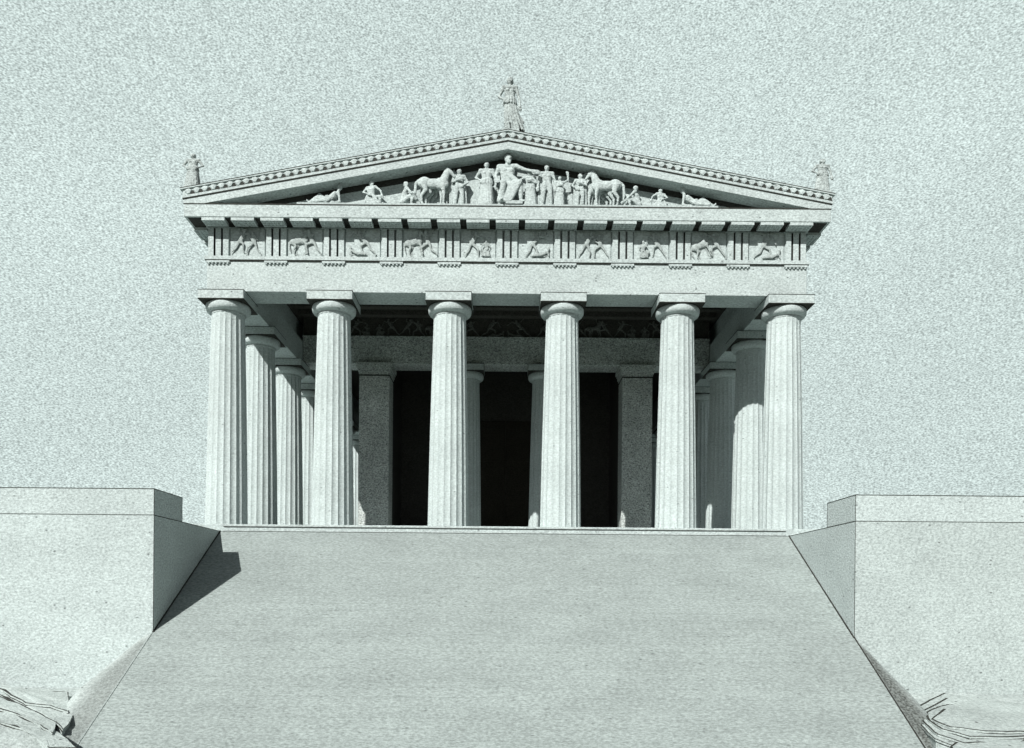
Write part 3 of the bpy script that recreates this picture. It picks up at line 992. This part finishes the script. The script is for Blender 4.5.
# roof statues
ZAP = ZS0 + 0.835
bm = bmesh.new()
h = 2.42
J = standing(h, lean=-0.02, arms=('hip', 'down'), step=0.02)
figure(bm, h, J, robe=dict(hem=(0.085 * h, 0.03 * h, 0.03 * h), rx=0.15, ry=0.09, sway=-0.02), face=(-0.75, -0.6, 0), folds=8)
for k in range(5):       # cloth blown out to the side
    cap(bm, (0.06 * h, 0.03 * h, (0.56 - 0.02 * k) * h), ((0.15 + 0.02 * k) * h, 0.05 * h, (0.10 + 0.03 * k) * h), 0.02 * h, 0.025 * h, 8)
st = thing('roof_statue', 'tall robed statue turning its head on the very apex of the roof', 'statue', (0.10, -1.15, ZAP - 0.03), 'statues on the temple roof')
place_me = remesh(bm, 'figure', 0.017, M['roofstat'])
obj('figure', None, None, st, mesh=place_me, loc=(0, 0, 0.12))
bm = bmesh.new(); prism_y(bm, [(-0.45, -0.10), (0.45, -0.10), (0.36, 0.125), (-0.36, 0.125)], -0.3, 0.3); obj('plinth', bm, M['marble'], st)
for sx, label, arms in ((-1, 'small statue on the roof corner above the shaded terrace flank', ('hip', 'hip')),
                        (1, 'small statue on the roof corner above the sunlit terrace flank', ('hip', 'down'))):
    bm = bmesh.new(); h = 1.44
    figure(bm, h, standing(h, arms=arms), robe=dict(hem=(0, 0, 0.03 * h), rx=0.14, ry=0.10), face=(sx * 0.5, -0.8, 0))
    x = sx * 13.83
    zr = ZS0 + 0.834 - RS * 13.83
    st = thing('roof_statue', label, 'statue', (x, -1.2, zr), 'statues on the temple roof')
    obj('figure', None, None, st, mesh=remesh(bm, 'figure', 0.017, M['roofstat']), loc=(0, 0, 0.10)).scale = (1.5, 1.2, 1.04)
    bm = bmesh.new(); prism_y(bm, [(-0.33, -0.10), (0.33, -0.10), (0.28, 0.105), (-0.28, 0.105)], -0.28, 0.28); obj('plinth', bm, M['marble'], st)

# metopes with carved fights
def relief(seed):
    """one carved panel: fighters, a fighter with a beast, or a striding hero over a fallen foe"""
    rnd = random.Random(seed * 17 + 3)
    bm = bmesh.new()
    def fighter(dx, sx, h, wild):
        ln = rnd.uniform(0.15, 0.45) * wild
        g = lambda x, z, y=0.0: Vector((dx + sx * x * h, y, z * h))
        kx = rnd.uniform(0.12, 0.30); kz = rnd.uniform(0.24, 0.42)
        J = dict(head=g(ln * 0.55, 0.90, -0.06), sl=g(ln * 0.5 + 0.10, 0.78, -0.05), sr=g(ln * 0.5 - 0.10, 0.79, 0.0), hl=g(0.03, 0.50), hr=g(-0.05, 0.50),
                 kl=g(kx, kz, -0.05), kr=g(-rnd.uniform(0.1, 0.24), 0.27), al=g(kx + rnd.uniform(-0.12, 0.05), kz - 0.26), ar=g(-rnd.uniform(0.25, 0.42), rnd.uniform(0.05, 0.12)),
                 tl=g(kx + 0.08, kz - 0.3), tr=g(-0.34, 0.04),
                 el=g(ln * 0.5 + 0.2, rnd.uniform(0.55, 0.95), -0.06), wl=g(ln * 0.5 + rnd.uniform(0.25, 0.38), rnd.uniform(0.45, 1.0), -0.06),
                 er=g(ln * 0.5 - 0.2, rnd.uniform(0.6, 0.95)), wr=g(ln * 0.5 - rnd.uniform(-0.05, 0.38), rnd.uniform(0.75, 1.08)))
        figure(bm, h, J, face=(sx * 0.8, -0.6, 0))
    def merge(b2, M_):
        bmesh.ops.transform(b2, matrix=M_, verts=b2.verts)
        me = bpy.data.meshes.new('tmp'); b2.to_mesh(me); b2.free(); bm.from_mesh(me); bpy.data.meshes.remove(me)
    kind = (0, 1, 2, 1, 3, 2, 0, 3, 1, 2)[seed]
    fl = rnd.choice((-1, 1))
    if kind == 0:
        fighter(-0.32, 1, 1.08, 1.0); fighter(0.30, -1, 1.0, 0.4)
    elif kind == 1:      # with a beast rearing across the panel
        merge(horse(0.82, -fl), Matrix.Translation((fl * 0.16, 0.02, 0.02)) @ Matrix.Rotation(fl * rnd.uniform(0.1, 0.45), 4, 'Y'))
        fighter(-fl * 0.34, fl, 1.08, 0.8)
    elif kind == 2:      # striding over a fallen foe
        fighter(fl * -0.15, fl, 1.08, 1.2)
        merge(reclining(1.0, fl), Matrix.Translation((fl * 0.22, -0.02, 0.0)))
    else:
        merge(kneeling(0.72, -fl), Matrix.Translation((fl * 0.36, 0, 0.0)))
        fighter(fl * -0.28, fl, 1.08, 1.0)
    return remesh(bm, 'relief', 0.024, M['relief'])
reliefs = [relief(i) for i in range(10)]
for i in range(10):
    x = (TX[i] + TX[i + 1]) / 2
    mp = obj('metope', bbox(-0.765, 0.765, 0, 0.05, 0, ZF - ZTA - 0.012, 0.008), M['marble'], T, loc=(x, YF + 0.035, ZTA + 0.006))
    obj('relief', None, None, mp, mesh=reliefs[i], loc=(0, -0.06, 0.04)).scale = (1, 0.62, 1.12)
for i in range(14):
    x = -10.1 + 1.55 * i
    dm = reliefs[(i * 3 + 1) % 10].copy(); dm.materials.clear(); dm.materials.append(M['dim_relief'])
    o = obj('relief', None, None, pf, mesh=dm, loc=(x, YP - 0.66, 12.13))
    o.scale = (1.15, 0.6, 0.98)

# ------------------------------------------------------------------ rock ledges at the foot of the walls
def at(px, py, off):
    """ground point seen at a picture point, raised by off"""
    X, Y = px - 504, py - 600
    c, s_ = math.cos(math.radians(-0.5)), math.sin(math.radians(-0.5))
    X, Y = X * c - Y * s_, X * s_ + Y * c
    D = (EYE + 11.21 - off) / (Y / 792 + 0.17)
    return X * D / 792, D - 36, -11.21 + 0.17 * D + off
def ledge(name, pts, off, th, parent):
    P = [Vector(at(x, y, off)) for x, y in pts]
    out = []
    for i in range(len(P)):
        a, b = P[i], P[(i + 1) % len(P)]
        n = max(1, int((b - a).length / 0.30))
        for k in range(n):
            q = a.lerp(b, k / n)
            nz = mnoise.noise(Vector((q.x * 2.1, q.y * 2.1, off * 9)))
            out.append(q + Vector((0.05 * nz, 0.05 * nz, 0.03 * mnoise.noise(q * 1.5))))
    cen = sum(out, Vector()) / len(out)
    bm = bmesh.new()
    def ring(k, dz): return [bm.verts.new((cen.x + (p.x - cen.x) * k, cen.y + (p.y - cen.y) * k, p.z + dz)) for p in out]
    top = ring(1, 0)
    rim = []
    for p in out:
        dr = Vector((cen.x - p.x, cen.y - p.y, 0)).normalized() * 0.06
        rim.append(bm.verts.new((p.x + dr.x, p.y + dr.y * 2.5, p.z + 0.012)))
    mid, cut, bot = ring(1.0, -0.05 * min(1, th / 0.1)), ring(0.985, -0.09 * min(1, th / 0.1)), ring(0.98, -th)
    c = bm.verts.new((cen.x, cen.y, cen.z + 0.03))
    n = len(out)
    for i in range(n):
        j = (i + 1) % n
        bm.faces.new((rim[i], rim[j], c)); bm.faces.new((top[i], top[j], rim[j], rim[i])).material_index = 1
        bm.faces.new((top[i], mid[i], mid[j], top[j]))
        bm.faces.new((mid[i], cut[i], cut[j], mid[j])).material_index = 1  # dark ring colours in the shade line of an undercut
        bm.faces.new((cut[i], bot[i], bot[j], cut[j]))
    bm.faces.new(bot[::-1])
    bmesh.ops.recalc_face_normals(bm, faces=bm.faces[:])
    bmesh.ops.translate(bm, verts=bm.verts[:], vec=-parent.location)
    return obj(name, bm, [M['rock'], M['dark_line']], parent)
rl = thing('rock_outcrop', 'jagged pale stone slabs fanning out of the ground left of the ramp foot', 'rock', at(40, 720, 0))
ledge('ledge', [(-40, 668), (5, 692), (26, 703), (50, 706), (69, 712), (68, 692), (20, 692)], 0.24, 0.8, rl)
ledge('ledge', [(-40, 672), (5, 698), (50, 719), (63, 729), (76, 712), (71, 700), (50, 706), (20, 700)], 0.15, 0.8, rl)
ledge('ledge', [(-60, 700), (0, 709), (20, 715), (54, 733), (56, 722), (20, 704), (-40, 680)], 0.14, 0.8, rl)
ledge('ledge', [(-60, 712), (0, 721), (42, 736), (49, 748), (75, 748), (60, 733), (10, 712)], 0.08, 0.8, rl)
rr = thing('rock_outcrop', 'rounded layered rock swelling out of the ground right of the ramp foot', 'rock', at(970, 720, 0))
ledge('ledge', [(914, 708), (925, 702), (944, 693), (985, 699), (1060, 708), (1100, 740), (960, 748), (935, 740), (918, 722)], 0.14, 0.8, rr)
ledge('ledge', [(920, 712), (936, 703), (946, 698), (986, 702), (1060, 712), (1100, 739), (965, 743), (938, 735), (922, 721)], 0.21, 0.10, rr)
ledge('ledge', [(925, 712), (938, 706), (948, 704), (1000, 710), (1060, 716), (1100, 737), (970, 737), (942, 729), (928, 720)], 0.28, 0.10, rr)
ledge('ledge', [(931, 719), (943, 709), (960, 709), (1010, 715), (1060, 719), (1100, 734), (985, 731), (950, 727)], 0.35, 0.10, rr)
ledge('ledge', [(950, 746), (955, 742), (975, 737), (1024, 733), (1070, 733), (1090, 770), (960, 770)], 0.18, 0.8, rr)
